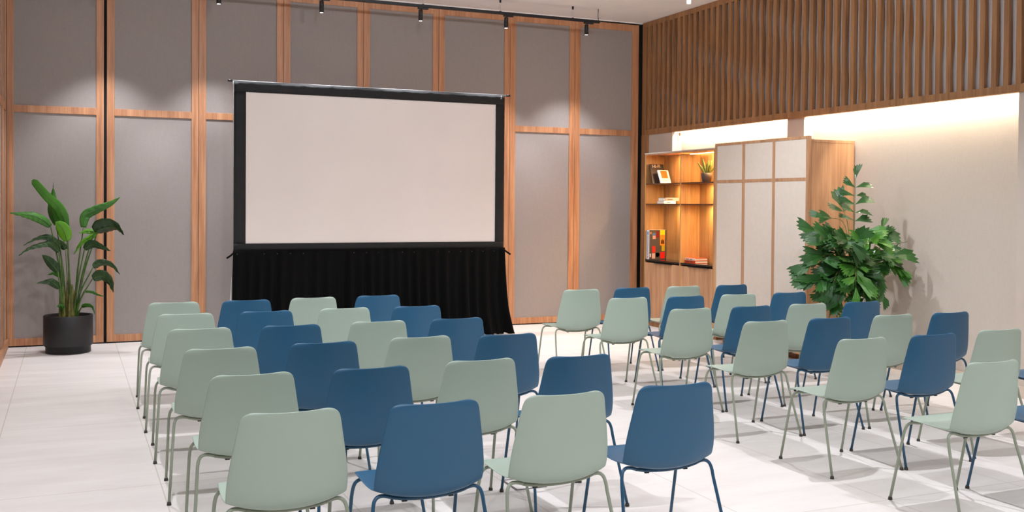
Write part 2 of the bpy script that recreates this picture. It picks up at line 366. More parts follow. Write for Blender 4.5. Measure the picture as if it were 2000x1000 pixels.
# ------------------------------------------------------------------ wardrobe with sliding screen door
W0 = (6.935, 9.1, 0)
t = thing('wardrobe', 'tall walnut wardrobe with white gridded sliding door', 'wardrobe', W0)
bm = bmesh.new(); box(bm, (0, -.885, .085), (.56, .736, 2.262), bev=.002); obj('carcass', bm, M['wood_cab'], t)
bm = bmesh.new(); box(bm, (-.002, -.888, 2.262), (.56, .738, 2.292), bev=.002); obj('top_board', bm, M['wood_cab'], t)
bm = bmesh.new(); box(bm, (.09, -.87, 0), (.55, .736, .085)); obj('plinth', bm, M['wood_dark'], t)
d = obj('sliding_door', B(((-.036, -.880, .08), (-.016, .738, 2.32))), M['wood_cab'], t)
def dbox(name, a, b, m):
    bm = bmesh.new(); box(bm, a, b, bev=.001); return obj(name, bm, m, d)
ys = [(-.888, -.850), (-.354, -.311), (.172, .219), (.698, .742)]
for a, b in ys: dbox('stile', (-.042, a, .08), (-.004, b, 2.327), M['wood_cab'])
for a, b in ((.078, .12), (1.868, 1.902), (2.297, 2.328)): dbox('rail', (-.0415, -.884, a), (-.0045, .739, b), M['wood_cab'])
for i in range(3):
    for a, b in ((.12, 1.868), (1.902, 2.297)):
        dbox('white_infill', (-.0385, ys[i][1], a), (-.012, ys[i+1][0], b), M['white'])
bm = bmesh.new(); box(bm, (.005, -.86, 2.292), (.05, -.82, 2.304)); obj('door_guide', bm, M['alu'], t)

# ------------------------------------------------------------------ bookcase
X0, YL, YR = 7.05, 11.66, 10.06
t = thing('bookcase', 'lit open walnut bookcase with two cupboard doors beside the white sliding door', 'bookcase', (X0, 10.86, 0))
def bk(name, a, b, m=M['wood_cab'], bev=.001):
    bm = bmesh.new(); box(bm, (a[0]-X0, a[1]-10.86, a[2]), (b[0]-X0, b[1]-10.86, b[2]), bev=bev); return obj(name, bm, m, t)
bk('side_panel', (X0, YL-.02, .085), (7.355, YL, 2.272), M['wood_in']); bk('side_panel', (X0, YR, .085), (7.355, YR+.03, 2.272), M['wood_in'])
bk('divider', (X0, 10.79, .085), (7.335, 10.81, 2.255), M['wood_in'])
bk('top_panel', (X0, YR, 2.272), (7.355, YL, 2.285))
bk('top_cover', (X0-.004, YR, 2.285), (7.357, YL+.003, 2.300), M['paint'])
bk('back_panel', (7.335, YR+.03, .085), (7.355, YL-.02, 2.272), M['wood_in'])
bk('bottom_panel', (X0+.002, YR+.03, .085), (7.335, YL-.02, .105))
shelfm = plain('shelf_edge_dark', (92,56,34), .35)
for z in (1.880, 1.613):
    for a, b in ((10.811, YL-.021), (YR+.031, 10.789)): bk('shelf', (X0+.004, a, z), (7.334, b, z+.016), shelfm)
ctr = plain('smoked_glass', (28,22,18), .12)
for a, b in ((10.811, YL-.021), (YR+.031, 10.789)): bk('counter', (X0+.002, a, .864), (7.334, b, .886), ctr)
bk('plinth', (7.085, YR, 0), (7.335, YL-.01, .085), M['wood_dark'])
for a, b, h0, h1 in ((10.812, YL-.022, 10.984, 11.391), (YR+.032, 10.788, 10.171, 10.600)):
    dd = bk('cupboard_door', (X0+.001, a, .108), (X0+.02, b, .845))
    bm = bmesh.new(); box(bm, (-.016, h0-10.86, .842), (.012, h1-10.86, .852)); h = obj('pull_handle', bm, M['blackmetal'], dd)
warm = emit('led_warm', (255,214,150), 9)
for z in (2.272, 1.880, 1.613):
    for a, b in ((10.815, YL-.025), (YR+.035, 10.785)):
        bk('shelf_light', (7.300, a, z-.006), (7.325, b if z > 2 and a < 10.5 else a+.16, z-.0005), warm, bev=0)

def area(name, loc, sx, sy, power, col, rot=(0,0,0)):
    l = bpy.data.lights.new(name, 'AREA'); l.shape = 'RECTANGLE'; l.size = sx; l.size_y = sy; l.energy = power; l.color = col[:3]
    o = bpy.data.objects.new(name, l); C.objects.link(o); o.location = loc; o.rotation_euler = rot; return o
WARM = lin((255,214,150)); 
for z in (2.262, 1.870, 1.603):
    for a, b in ((10.83, YL-.04), (YR+.05, 10.77)):
        area('shelf_lamp', (7.24, a+.20, z), .04, .34, SHELF_W, WARM, (0, math.radians(-6), 0))
for a, b in ((6.14, 8.86), (9.17, 11.47)):
    area('cove_lamp', (7.432, (a+b)/2, 2.634), .02, b-a, COVE_W*(b-a), lin((255,240,214)), (0, math.radians(-12), 0))

# ------------------------------------------------------------------ books and the small plant on the shelves
def local_box(t, name, a, b, m, rot=None, bev=.0008, parent=None):
    bm = bmesh.new(); box(bm, a, b, bev=bev)
    if rot is not None: bmesh.ops.transform(bm, matrix=rot, verts=bm.verts)
    return obj(name, bm, m, parent or t)
pages = plain('book_pages', (232,220,200), .8, noise=.04, nscale=90)
def col(rgb): return plain('print_%d_%d_%d' % rgb, rgb, .45)
# large box book: spine to the front, collage cover facing the room
zc = .886
t = thing('boxed_book', 'large upright book with white spine and collage of coloured stickers on cover', 'book', (7.07, 11.565, zc))
local_box(t, 'cover', (0, 0, 0), (.262, .066, .392), col((84,74,66)))
local_box(t, 'spine', (-.003, .001, 0), (0.0, .066, .392), col((222,222,228)))
local_box(t, 'pages', (.01, .004, .392), (.258, .062, .394), pages, bev=0)
def patch(x, z, w, h, rgb, nm='cover_sticker'):
    bm = bmesh.new(); box(bm, (x, -.0015, z), (x+w, 0, z+h)); obj(nm, bm, col(rgb), t)
for a in ((.045, .315, .05, .035, (78,112,160)), (.05, .27, .045, .045, (214,150,140)), (.105, .29, .045, .085, (128,20,12)), (.165, .325, .075, .065, (245,205,20)),
          (.165, .185, .075, .14, (240,134,24)), (.045, .09, .048, .085, (222,40,18)), (.19, .11, .05, .075, (190,160,26)), (.17, .012, .07, .085, (232,28,16)),
          (.04, .01, .05, .07, (216,176,168)), (.01, .335, .02, .03, (200,130,60)), (.005, .03, .02, .045, (214,214,214))): patch(*a)
bm = bmesh.new(); vs = [bm.verts.new((x, -.002, z)) for x, z in ((.1,.035),(.14,.03),(.162,.06),(.14,.092),(.1,.088))]
f = bm.faces.new(vs); bmesh.ops.solidify(bm, geom=[f], thickness=-.001); obj('green_badge', bm, col((70,110,84)), t)
bm = bmesh.new(); lathe(bm, [(.001,-.002),(.018,-.002)], 16, cap=False)
bmesh.ops.transform(bm, matrix=Matrix.Translation((.128,-.0022,.342)) @ Matrix.Rotation(PI/2, 4, 'X') @ Matrix.Scale(1.35, 4, (0,1,0)), verts=bm.verts)
obj('yellow_badge', bm, col((250,196,10)), t)
bm = bmesh.new()
for x, w, h in ((.18,.014,.05), (.198,.012,.062), (.214,.014,.05)): box(bm, (x, -.003, .205), (x+w, -.0015, .205+h))
obj('black_emblem', bm, col((20,16,16)), t)
bm = bmesh.new()
for k in range(15): box(bm, (-.0045, .022, .05+.018*k), (-.003, .044, .062+.018*k))
obj('spine_lettering', bm, col((110,108,118)), t)
bm = bmesh.new(); box(bm, (-.0046, .02, .325), (-.003, .046, .37)); obj('spine_logo', bm, col((60,120,190)), t)
bm = bmesh.new(); box(bm, (-.0046, .024, .022), (-.003, .042, .042)); obj('spine_mark', bm, col((170,40,60)), t)

# upper shelf: two display books leaning on the left side
lean = Matrix.Rotation(math.radians(-19), 4, 'X')
t = thing('display_book', 'dark brown book titled HI-FI leaning on top left shelf behind white book', 'book', (7.075, 11.50, 1.897))
local_box(t, 'cover', (0, 0, .004), (.215, .022, .275), col((62,44,36)), lean)
local_box(t, 'page_block', (.004, .004, .001), (.216, .018, .274), pages, lean)
cu = bpy.data.curves.new('title', 'FONT'); cu.body = 'HI-FI'; cu.size = .062; cu.extrude = .0006; cu.offset = .0008
to = bpy.data.objects.new('title', cu); C.objects.link(to)
dg = bpy.context.evaluated_depsgraph_get(); me = bpy.data.meshes.new_from_object(to.evaluated_get(dg)); bpy.data.objects.remove(to)
me.transform(lean @ Matrix.Translation((.034, -.001, .222)) @ Matrix.Rotation(PI/2, 4, 'X')); me.materials.clear(); me.materials.append(col((214,190,160)))
o = bpy.data.objects.new('title', me); C.objects.link(o); o.parent = t
lean2 = Matrix.Rotation(math.radians(6), 4, 'Z') @ Matrix.Rotation(math.radians(-23), 4, 'X')
t = thing('display_book', 'white book with orange square cover picture leaning in front of dark HI-FI book', 'book', (7.135, 11.385, 1.899))
local_box(t, 'cover', (0, 0, .003), (.165, .02, .19), col((236,232,228)), lean2)
local_box(t, 'spine', (-.003, -.001, .003), (.006, .02, .19), col((240,238,238)), lean2)
local_box(t, 'cover_picture', (.028, -.002, .072), (.134, 0, .178), col((236,96,22)), lean2)
bm = bmesh.new(); lathe(bm, [(.0005, -.003), (.034, -.003)], 20, cap=False)
bmesh.ops.transform(bm, matrix=lean2 @ Matrix.Translation((.081,-.0005,.125)) @ Matrix.Rotation(PI/2, 4, 'X'), verts=bm.verts)
obj('yellow_disc', bm, col((250,180,40)), t)
bm = bmesh.new(); box(bm, (.03, -.0015, .048), (.075, 0, .054)); box(bm, (.03, -.0015, .034), (.11, 0, .040))
bmesh.ops.transform(bm, matrix=lean2, verts=bm.verts); obj('small_print', bm, col((226,150,120)), t)

# second shelf: flat books
for z, h, x0, x1, rgb, nm, l in ((1.630, .034, 7.07, 7.25, (226,222,222), 'white_cover', 'white book lying flat under a grey book on the middle left shelf'),
                                 (1.664, .044, 7.09, 7.30, (128,118,124), 'grey_cover', 'grey book lying flat on top of a white book on the middle left shelf')):
    t = thing('flat_book', l, 'book', (x0, 11.22, z), 0, 'flat books on the middle left shelf')
    w = x1-x0
    local_box(t, 'cover_board', (0, 0, 0), (w, .17, .003), col(rgb)); local_box(t, 'cover_board', (0, 0, h-.004), (w, .17, h-.001), col(rgb))
    local_box(t, 'spine', (0, -.003, 0), (w, 0.0, h-.001), col(rgb)); local_box(t, 'page_block', (.004, 0, .003), (w-.003, .165, h-.004), pages)
    bm = bmesh.new(); box(bm, (.04, -.0045, h*.35), (w*.55, -.003, h*.6)); obj('spine_lettering', bm, col((70,64,80)), t)

# counter: two flat orange books
for z, h, dx, rgb, rgb2, l in ((.886, .034, 0, (222,74,26), (222,74,26), 'orange book lying flat on the right counter, lower of two'),
                         (.920, .030, -.004, (240,200,186), (226,90,50), 'white and orange book lying flat on the right counter, upper of two')):
    t = thing('flat_book', l, 'book', (7.125+dx, 10.565, z), 0, 'flat books on the right counter')
    local_box(t, 'cover_board', (0, 0, 0), (.185, .235, .0035), col(rgb2)); local_box(t, 'cover_board', (0, 0, h-.0045), (.185, .235, h-.001), col(rgb2))
    local_box(t, 'spine', (-.003, 0, 0), (0, .235, h-.001), col(rgb)); local_box(t, 'page_block', (0, .003, .0035), (.182, .232, h-.0045), pages)
    bm = bmesh.new(); box(bm, (-.0045, .06, h*.35), (-.003, .11, h*.6)); box(bm, (-.0045, .13, h*.35), (-.003, .2, h*.6)); obj('spine_lettering', bm, col((90,60,60)), t)

# snake plant
t = thing('snake_plant', 'small snake plant in a grey round pot on the top right shelf', 'plant', (7.165, 10.40, 1.896))
bm = bmesh.new(); lathe(bm, [(.046,0),(.052,.01),(.064,.06),(.068,.112),(.062,.112),(.058,.1)], 32, cap=False)
bm.faces.new([v for v in bm.verts][:32][::-1]); obj('pot', bm, M['potgrey'], t)
bm = bmesh.new(); lathe(bm, [(.001,.1),(.059,.1)], 24, cap=False); obj('soil', bm, M['soil'], t)
def blade(bm, base, tip, w, bend, fold=.25, uvl=None, n=9):
    base, tip = Vector(base), Vector(tip); ax = (tip-base); L = ax.length
    side = ax.cross(Vector((.4,.9,.1))).normalized(); nrm = side.cross(ax).normalized(); rows = []
    uv = bm.loops.layers.uv.verify()
    for i in range(n+1):
        s = i/n; c = base.lerp(tip, s) + Vector(bend)*math.sin(s*PI)
        ww = w*(.55+.45*math.sin(min(1, s*1.6)*PI/2))*(1-max(0,(s-.45)/.55)**2.2) + .0005
        rows.append([bm.verts.new(c+side*ww*k+nrm*abs(k)*ww*fold) for k in (-1,-.5,0,.5,1)])
    for i in range(n):
        for k in range(4):
            f = bm.faces.new((rows[i][k], rows[i][k+1], rows[i+1][k+1], rows[i+1][k])); f.smooth = True
            for lp, (a, b) in zip(f.loops, ((i,k),(i,k+1),(i+1,k+1),(i+1,k))): lp[uv].uv = (b/4, a/n)
for (bx, by, tx, ty, tz, w) in ((-.02,.01,-.10,.06,.255,.012), (-.01,.0,-.045,.03,.30,.016), (.01,.01,.03,.0,.27,.018), (.0,-.01,-.01,-.03,.24,.017),
                                (.02,.0,.06,-.02,.265,.015), (.03,.0,.09,-.06,.20,.012), (-.03,.0,-.055,.04,.2,.014), (.0,.02,.05,.05,.25,.014), (.015,-.02,.02,-.05,.215,.016), (-.01,.02,-.02,.05,.24,.013)):
    bm = bmesh.new(); blade(bm, (bx, by, .098), (tx, ty, tz), w, (0,0,0)); 
    o = obj('leaf', bm, M['snake'], t); s = o.modifiers.new('thick', 'SOLIDIFY'); s.thickness = .002

# ------------------------------------------------------------------ projection screen
YS = 11.5
t = thing('projection_screen', 'large white freestanding projection screen with black border and black skirt', 'screen', (3.29, YS, 0))
def sb(name, a, b, m, bev=.002, par=None):
    bm = bmesh.new(); box(bm, (a[0]-3.29, a[1]-YS, a[2]), (b[0]-3.29, b[1]-YS, b[2]), bev=bev); return obj(name, bm, m, par or t)
x0, x1, z0, z1 = 1.795, 4.808, 1.144, 2.832
X_0, X_1, Z_0, Z_1 = 1.664, 4.926, 1.058, 2.946
sb('screen_surface', (x0-.01, YS-.001, z0-.01), (x1+.01, YS+.002, z1+.01), M['screen'], 0)
bm = bmesh.new()       # black cloth border, slightly slack
def bquad(ax, az, bx, bz, nx, nz):
    g = [[bm.verts.new((ax+(bx-ax)*i/nx-3.29, -.006+.0025*math.sin(i*1.7+k)*math.cos(k*2.1+i*.6), az+(bz-az)*k/nz)) for i in range(nx+1)] for k in range(nz+1)]
    for k in range(nz):
        for i in range(nx):
            bm.faces.new((g[k][i], g[k][i+1], g[k+1][i+1], g[k+1][i])).smooth = True
bquad(X_0, z1, X_1, Z_1, 60, 3); bquad(X_0, Z_0, X_1, z0, 60, 3); bquad(X_0, z0, x0, z1, 4, 34); bquad(x1, z0, X_1, z1, 4, 34)
o = obj('black_border', bm, M['border'], t); s = o.modifiers.new('t', 'SOLIDIFY'); s.thickness = .003; s.offset = 1
for xx in (X_0-.004, X_1-.024):
    sb('upright', (xx, YS+.004, .02), (xx+.026, YS+.034, Z_1), M['alu'])
sb('crossbar', (X_0, YS+.004, Z_1-.03), (X_1, YS+.034, Z_1), M['alu']); sb('crossbar', (X_0, YS+.004, Z_0), (X_1, YS+.034, Z_0+.03), M['alu'])
bm = bmesh.new(); tube(bm, [(X_0-.035-3.29, .012, Z_1+.006), (X_1+.05-3.29, .012, Z_1+.006)], .007); o = obj('top_tube', bm, M['tube'], t)
for xx in (X_0-.045, X_1+.05):
    bm = bmesh.new(); tube(bm, [(xx-.02-3.29, .012, Z_1+.006), (xx+.03-3.29, .012, Z_1+.006)], .0125); obj('tube_cap', bm, M['blackmetal'], o)
for xx in (X_0-.01, X_1-.05):
    bm = bmesh.new(); tube(bm, [(xx-3.29, -.012, Z_1-.005), (xx-3.29, -.014, Z_1-.045)], [.004,.006]); obj('clip', bm, M['alu'], t)
for xx in (X_0+.01, X_1-.01):
    sb('foot_bar', (xx-.02, YS-.02, 0), (xx+.02, YS+.5, .025), M['blackmetal'])
    bm = bmesh.new(); tube(bm, [(xx-3.29, .02, 1.15), (xx-3.29, .46, .03)], .011); obj('brace', bm, M['alu'], t)
# skirt with soft folds
bm = bmesh.new(); nx, nz = 320, 26; g = []
rnd = random.Random(3); amp = [rnd.uniform(.5, 1.3) for _ in range(60)]
for k in range(nz+1):
    s = k/nz; z = (Z_0+.012)*(1-s); row = []
    for i in range(nx+1):
        u = i/nx
        x = 1.655 + (4.93-1.655)*u + s*s*.06*(u**3)*1.3 - s*.012*(1-u)
        ph = u*27*2*PI + 1.3*math.sin(u*11) + s*1.2*math.sin(u*7+1)
        a = (.008+.042*s**.7)*amp[int(u*27) % 60]
        y = -.03 - .5*a + a*math.sin(ph) + .014*math.sin(ph*.5+2)*s - (.05*s**4)*u**2
        if u > .9: x += .05*max(0, s-.7)*(u-.9)*20; y -= .06*max(0, s-.75)*math.sin((u-.9)*60)
        row.append(bm.verts.new((x-3.29, y, max(z, .004+.012*abs(math.sin(ph)) if s > .985 else z))))
    g.append(row)
for k in range(nz):
    for i in range(nx): bm.faces.new((g[k][i], g[k][i+1], g[k+1][i+1], g[k+1][i])).smooth = True
sk = obj('skirt', bm, M['velvet'], t); s = sk.modifiers.new('t', 'SOLIDIFY'); s.thickness = .003
snapm = plain('snap_grey', (70,68,66), .4, metal=.5)
for k in range(22):
    bm = bmesh.new(); lathe(bm, [(.001,0),(.006,0),(.006,.003),(.001,.004)], 10)
    bmesh.ops.transform(bm, matrix=Matrix.Translation((1.70+.147*k-3.29, -.035, Z_0-.03)) @ Matrix.Rotation(PI/2, 4, 'X'), verts=bm.verts); obj('snap', bm, snapm, sk)
for x_, s_ in ((1.66, -1), (4.925, 1)):
    bm = bmesh.new(); tube(bm, [(x_-3.29, -.03, 1.04), (x_+s_*.03-3.29, -.045, 1.015), (x_+s_*.075-3.29, -.05, .985)], .011, 8); obj('tie_strap', bm, M['velvet'], t)

# ------------------------------------------------------------------ track light in front of the panels
YT = 11.59
t = thing('ceiling_light_track', 'long black light track hung on short wires in front of the screen wall', 'light track', (3.2, YT, 3.965))
bm = bmesh.new(); box(bm, (-3.1, -.017, 0), (3.1, .017, .034), bev=.002); obj('rail', bm, M['blackmetal'], t)
for k in range(6):
    x = 5.91 - 1.01*k - 3.2
    bm = bmesh.new(); lathe(bm, [(.008,.145),(.012,.15),(.014,.185)], 14, c=(x, 0)); obj('ceiling_cup', bm, M['blackmetal'], t)
    bm = bmesh.new(); pts = [(x+.001, 0, .145), (x-.002, 0, .125)] + [(x-.012+.014*math.cos(a), .004*math.sin(a*2), .098+.021*math.sin(a)) for a in [1.2-i*.5 for i in range(13)]] + [(x, 0, .075), (x, 0, .034)]
    tube(bm, pts, .0013, 6); obj('suspension_wire', bm, M['alu'], t)
    bm = bmesh.new(); box(bm, (x-.012, -.01, .034), (x+.012, .01, .042)); obj('wire_gripper', bm, M['blackmetal'], t)
bm = bmesh.new(); tube(bm, catmull([(6.285-3.2, 0, .03), (6.277-3.2, 0, .09), (6.28-3.2, 0, .185)]), .0045, 8); obj('feed_cable', bm, M['blackmetal'], t)
lens = emit('lamp_lens', (255,246,235), 5)
SPX = [.36, 1.51, 2.66, 3.86, 4.98, 6.11]
SL = ['black cylinder track spotlight above the far left corner plant', 'black cylinder track spotlight at the top edge, left of the screen top corner',
      'black cylinder track spotlight above the left part of the screen, second from left', 'black cylinder track spotlight above the middle of the screen, third from left',
      'black cylinder track spotlight above the right corner of the screen', 'black cylinder track spotlight at the right end of the track near the slats']
def spotlamp(name, loc, power, size, blend, rad, col_, target=None):
    l = bpy.data.lights.new(name, 'SPOT'); l.energy = power; l.spot_size = math.radians(size); l.spot_blend = blend
    l.shadow_soft_size = rad; l.color = col_[:3]
    o = bpy.data.objects.new(name, l); C.objects.link(o); o.location = loc
    if target is not None:
        o.rotation_euler = (Vector(target)-Vector(loc)).to_track_quat('-Z', 'Y').to_euler()
    return o
LW = lin((243,247,254))
for i, (x, l) in enumerate(zip(SPX, SL)):
    s = thing('track_spotlight', l, 'spotlight', (x, YT, 3.80), 0, 'spotlights on the track')
    bm = bmesh.new(); box(bm, (-.035, -.018, .144), (.095, .018, .1645), bev=.002); obj('track_adapter', bm, M['blackmetal'], s)
    bm = bmesh.new(); tube(bm, [(.006, 0, .13), (.006, 0, .146)], .008); obj('neck', bm, M['blackmetal'], s)
    bm = bmesh.new(); lathe(bm, [(.020,.006),(.0265,0),(.0265,.132),(.024,.135)], 28); bd = obj('housing', bm, M['blackmetal'], s)
    bm = bmesh.new(); lathe(bm, [(.0185,.001),(.0185,.0055)], 24); obj('lens', bm, lens, s)
    spotlamp('track_lamp', (x, YT, 3.785), TRACK_W, 84, .6, .03, LW, (x, YT+.02, 0))
# small ceiling device at the top edge
t = thing('ceiling_spotlight', 'small white ceiling spotlight at the top picture edge near the slats', 'spotlight', (6.90, 10.43, 4.062))
bm = bmesh.new(); lathe(bm, [(.022,0),(.026,.004),(.026,.05)], 20); obj('white_head', bm, emit('white_head', (255,250,245), 1.2), t)
bm = bmesh.new(); tube(bm, [(-.016,0,.05),(-.016,0,.09)], .006); obj('bracket_arm', bm, M['cap'], t)
bm = bmesh.new(); box(bm, (-.03,-.03,.08), (.03,.03,.088)); obj('ceiling_plate', bm, M['alu'], t)

# ------------------------------------------------------------------ floor boxes
def floorbox(loc, w, d, label):
    t = thing('floor_box', label, 'floor box', loc)
    bm = bmesh.new(); q = .014
    for a, b in (((-w,-d),(w,-d+q)), ((-w,d-q),(w,d)), ((-w,-d+q),(-w+q,d-q)), ((w-q,-d+q),(w,d-q))): box(bm, (a[0],a[1],0), (b[0],b[1],.003))
    obj('steel_frame', bm, M['steel'], t)
    bm = bmesh.new(); box(bm, (-w+q, -d+q, 0), (w-q, d-q, .002)); obj('lid', bm, M['floor'], t)
floorbox((2.385, 5.245, 0), .095, .11, 'square steel-framed floor box seen below the rear-row sage chair third from left')

# ------------------------------------------------------------------ chairs
def shell_mesh():
    prof = [(.226,.438,.196,0),(.222,.448,.210,.001),(.200,.455,.222,.003),(.13,.455,.230,.006),(.05,.449,.234,.011),(-.03,.436,.235,.021),
            (-.09,.425,.234,.035),(-.137,.421,.234,.047),(-.166,.431,.234,.053),(-.184,.457,.235,.053),(-.192,.500,.236,.048),(-.195,.55,.233,.042),(-.201,.62,.223,.037),
            (-.208,.69,.210,.033),(-.213,.75,.200,.030),(-.217,.782,.193,.026),(-.219,.798,.182,.026),(-.220,.807,.166,.026),(-.2205,.811,.142,.026)]
    nx = 8; bm = bmesh.new(); rows = []
    for i, (y, z, w, l) in enumerate(prof):
        a = prof[max(0, i-1)]; b = prof[min(len(prof)-1, i+1)]
        tx, tz = b[0]-a[0], b[1]-a[1]; L = math.hypot(tx, tz); ny, nz = tz/L, -tx/L      # normal to the sitter's side
        row = []
        for k in range(nx+1):
            u = -1+2*k/nx; c = l*abs(u)**2.2
            row.append(bm.verts.new((w*u, y+ny*c, z+nz*c)))
        rows.append(row)
    for i in range(len(rows)-1):
        for k in range(nx): bm.faces.new((rows[i][k], rows[i][k+1], rows[i+1][k+1], rows[i+1][k])).smooth = True
    o = obj('tmp', bm, None)
    s = o.modifiers.new('s', 'SOLIDIFY'); s.thickness = .008; s.offset = 0
    s = o.modifiers.new('b', 'SUBSURF'); s.levels = 2; s.render_levels = 2
    dg = bpy.context.evaluated_depsgraph_get(); me = bpy.data.meshes.new_from_object(o.evaluated_get(dg))
    bpy.data.objects.remove(o)
    for p in me.polygons: p.use_smooth = True
    return me
SHELL = shell_mesh()
def make_chair(kind):
    sh, tb = (M['sage'], M['sagem']) if kind == 's' else (M['blue'], M['bluem'])
    t = thing('shell_chair', '', 'chair')
    me = SHELL.copy(); me.materials.clear(); me.materials.append(sh)
    o = bpy.data.objects.new('seat_shell', me); C.objects.link(o); o.parent = t
    r = .0078
    for sx in (-1, 1):
        for top, foot, ym in ((.150, .250, 1), (-.118, -.250, -1)):
            fx = .245 if ym > 0 else .268
            zb = .437 if ym > 0 else .436
            pts = [(sx*.155, top, zb-.004 if ym > 0 else .4275), (sx*.185, top, zb), (sx*.209, top+ym*.001, zb-.001), (sx*.226, top+ym*.006, zb-.014), (sx*.234, top+ym*.014, zb-.04), (sx*.2375, top+ym*.022, .36), (sx*fx, foot, .010)]
            sm = catmull(pts[:6], 5)[:-1] + [Vector(pts[5]), Vector(pts[5]).lerp(Vector(pts[6]), .5), Vector(pts[6])]
            bm = bmesh.new(); tube(bm, sm, r, 12); lg = obj('leg', bm, tb, t)
            bm = bmesh.new(); lathe(bm, [(.0115,0),(.012,.004),(.0095,.017)], 14, c=(sx*fx, foot)); obj('foot_glide', bm, M['cap'], lg)
    bm = bmesh.new(); tube(bm, [(-.157, .150, .433), (0, .150, .433), (.157, .150, .433)], r, 12); obj('front_crossbar', bm, tb, t)
    bm = bmesh.new(); tube(bm, catmull([(-.157, -.118, .4273), (-.1, -.118, .4165), (0, -.118, .4110), (.1, -.118, .4165), (.157, -.118, .4273)], 4), r, 12); cb = obj('rear_crossbar', bm, tb, t)
    for sx in (-1, 1):
        bm = bmesh.new(); tube(bm, [(sx*.1, .15, .4255), (sx*.1, -.118, .4150)], .006, 10); obj('side_rail', bm, tb, t)
        bm = bmesh.new(); box(bm, (sx*.1-.011, -.124, .4045), (sx*.1+.011, -.112, .4105), bev=.002); obj('stacking_pad', bm, M['cap'], cb)
    return t
def copy_tree(o, parent=None):
    c = o.copy(); C.objects.link(c); c.parent = parent
    for ch in KIDS[o.name]: copy_tree(ch, c)
    return c
protos = {'s': make_chair('s'), 'b': make_chair('b')}
KIDS = {}
for o in bpy.data.objects: KIDS.setdefault(o.name, [])
for o in bpy.data.objects:
    if o.parent: KIDS[o.parent.name].append(o)
ROW = ['front row by the screen', 'second row from the screen', 'third row from the screen', 'fourth row from the screen', 'fifth row from the screen', 'rear row nearest the viewer']
SEAT = ['left end seat', 'second seat from left', 'third seat from left', 'right end seat']
POS = {'L': [[(.75,8.31),(1.31,8.31),(1.865,8.36),(2.43,8.38)], [(.75,7.43),(1.31,7.42),(1.90,7.44),(2.46,7.41)], [(.745,6.53),(1.31,6.51),(1.90,6.53),(2.46,6.52)],
             [(.75,5.61),(1.32,5.64),(1.91,5.68),(2.45,5.61)], [(.77,4.71),(1.33,4.69),(1.915,4.73),(2.45,4.68)], [(.77,3.81),(1.33,3.77),(1.90,3.75),(2.465,3.77)]],
       'R': [[(4.39,8.36),(4.96,8.39),(5.54,8.39),(6.10,8.38)], [(4.38,7.48),(4.945,7.45),(5.51,7.46),(6.08,7.46)], [(4.38,6.53),(4.95,6.53),(5.52,6.54),(6.085,6.53)],
             [(4.40,5.64),(4.97,5.65),(5.56,5.65),(6.11,5.63)], [(4.38,4.69),(4.945,4.68),(5.57,4.72),(6.14,4.68)], [(4.365,3.74),(4.94,3.74),None,None]]}
rr = random.Random(11)
ROT = {('L',5,3): -1.0, ('L',5,2): .6, ('L',5,1): .8, ('R',4,2): -1.5, ('R',0,3): 2.0}
used = set()
for blk, side in (('L', 'left'), ('R', 'right')):
    for r_, row in enumerate(POS[blk]):
        for c_, p in enumerate(row):
            if p is None: continue
            k = 's' if c_ % 2 == 0 else 'b'
            if k in used: o = copy_tree(protos[k])
            else: o = protos[k]; used.add(k)
            o.location = (p[0], p[1]+.215, 0)
            o.rotation_euler = (0, 0, math.radians(ROT.get((blk, r_, c_), rr.uniform(-.5, .5))))
            o['label'] = '%s plastic chair, %s block, %s, %s' % ('sage green' if k == 's' else 'blue', side, ROW[r_], SEAT[c_])
            o['group'] = 'chairs in the %s seating block' % side

# ------------------------------------------------------------------ potted bird-of-paradise plant
PX, PY = -.015, 11.67
t = thing('potted_bird_of_paradise', 'tall leafy bird of paradise plant in a round charcoal pot, far left corner', 'plant', (PX, PY, 0))
bm = bmesh.new(); lathe(bm, [(.215,0),(.222,.004),(.222,.072),(.238,.078),(.243,.085),(.243,.392),(.240,.398),(.224,.398),(.220,.392),(.220,.36)], 64, cap=False)
bm.faces.new([v for v in bm.verts][:64][::-1]); obj('pot', bm, M['pot'], t)
bm = bmesh.new(); lathe(bm, [(.001,.368),(.22,.362)], 40, cap=False); obj('soil', bm, M['soil'], t)
def big_leaf(bm, pts, hw, tilt, seed):
    uv = bm.loops.layers.uv.verify(); rnd = random.Random(seed)
    Cc = catmull(pts, 6); n = len(Cc)-1; rows = []; view = Vector((.40, .916, 0)); W = 8
    for i, p in enumerate(Cc):
        s = i/n; tdir = (Cc[min(i+1, n)]-Cc[max(i-1, 0)]).normalized()
        side = tdir.cross(view).normalized(); nrm = side.cross(tdir).normalized()
        rot = Matrix.Rotation(math.radians(tilt), 3, tdir); side = rot @ side; nrm = rot @ nrm
        pr = math.sin(PI*min(1, (s*.94+.06))**.72)**.8
        if seed == 0: pr = min(1, (s+.06)*4.2)**.7*(1-.42*s)*(1 if s < .93 else math.sqrt(max(.02, 1-((s-.93)/.075)**2)))
        if seed in (2, 6): pr = max(pr*.9, .42*min(1, s*4)*(1-s*.6))
        w = hw*max(.02, pr)/max(.5, math.cos(math.radians(tilt)))
        row = []
        for k in range(W+1):
            u = -1+2*k/W
            row.append(bm.verts.new(p + side*w*u + nrm*(abs(u)**1.4*w*.32) + nrm*(.004*math.sin(i*1.9+u*3+seed))))
        rows.append(row)
    for i in range(n):
        for k in range(W):
            f = bm.faces.new((rows[i][k], rows[i][k+1], rows[i+1][k+1], rows[i+1][k])); f.smooth = True
            for lp, (a, b) in zip(f.loops, ((i,k),(i,k+1),(i+1,k+1),(i+1,k))): lp[uv].uv = (b/W, a/n*1.0 - abs(b/W-.5)*.25)
off = Vector((PX, PY, 0))
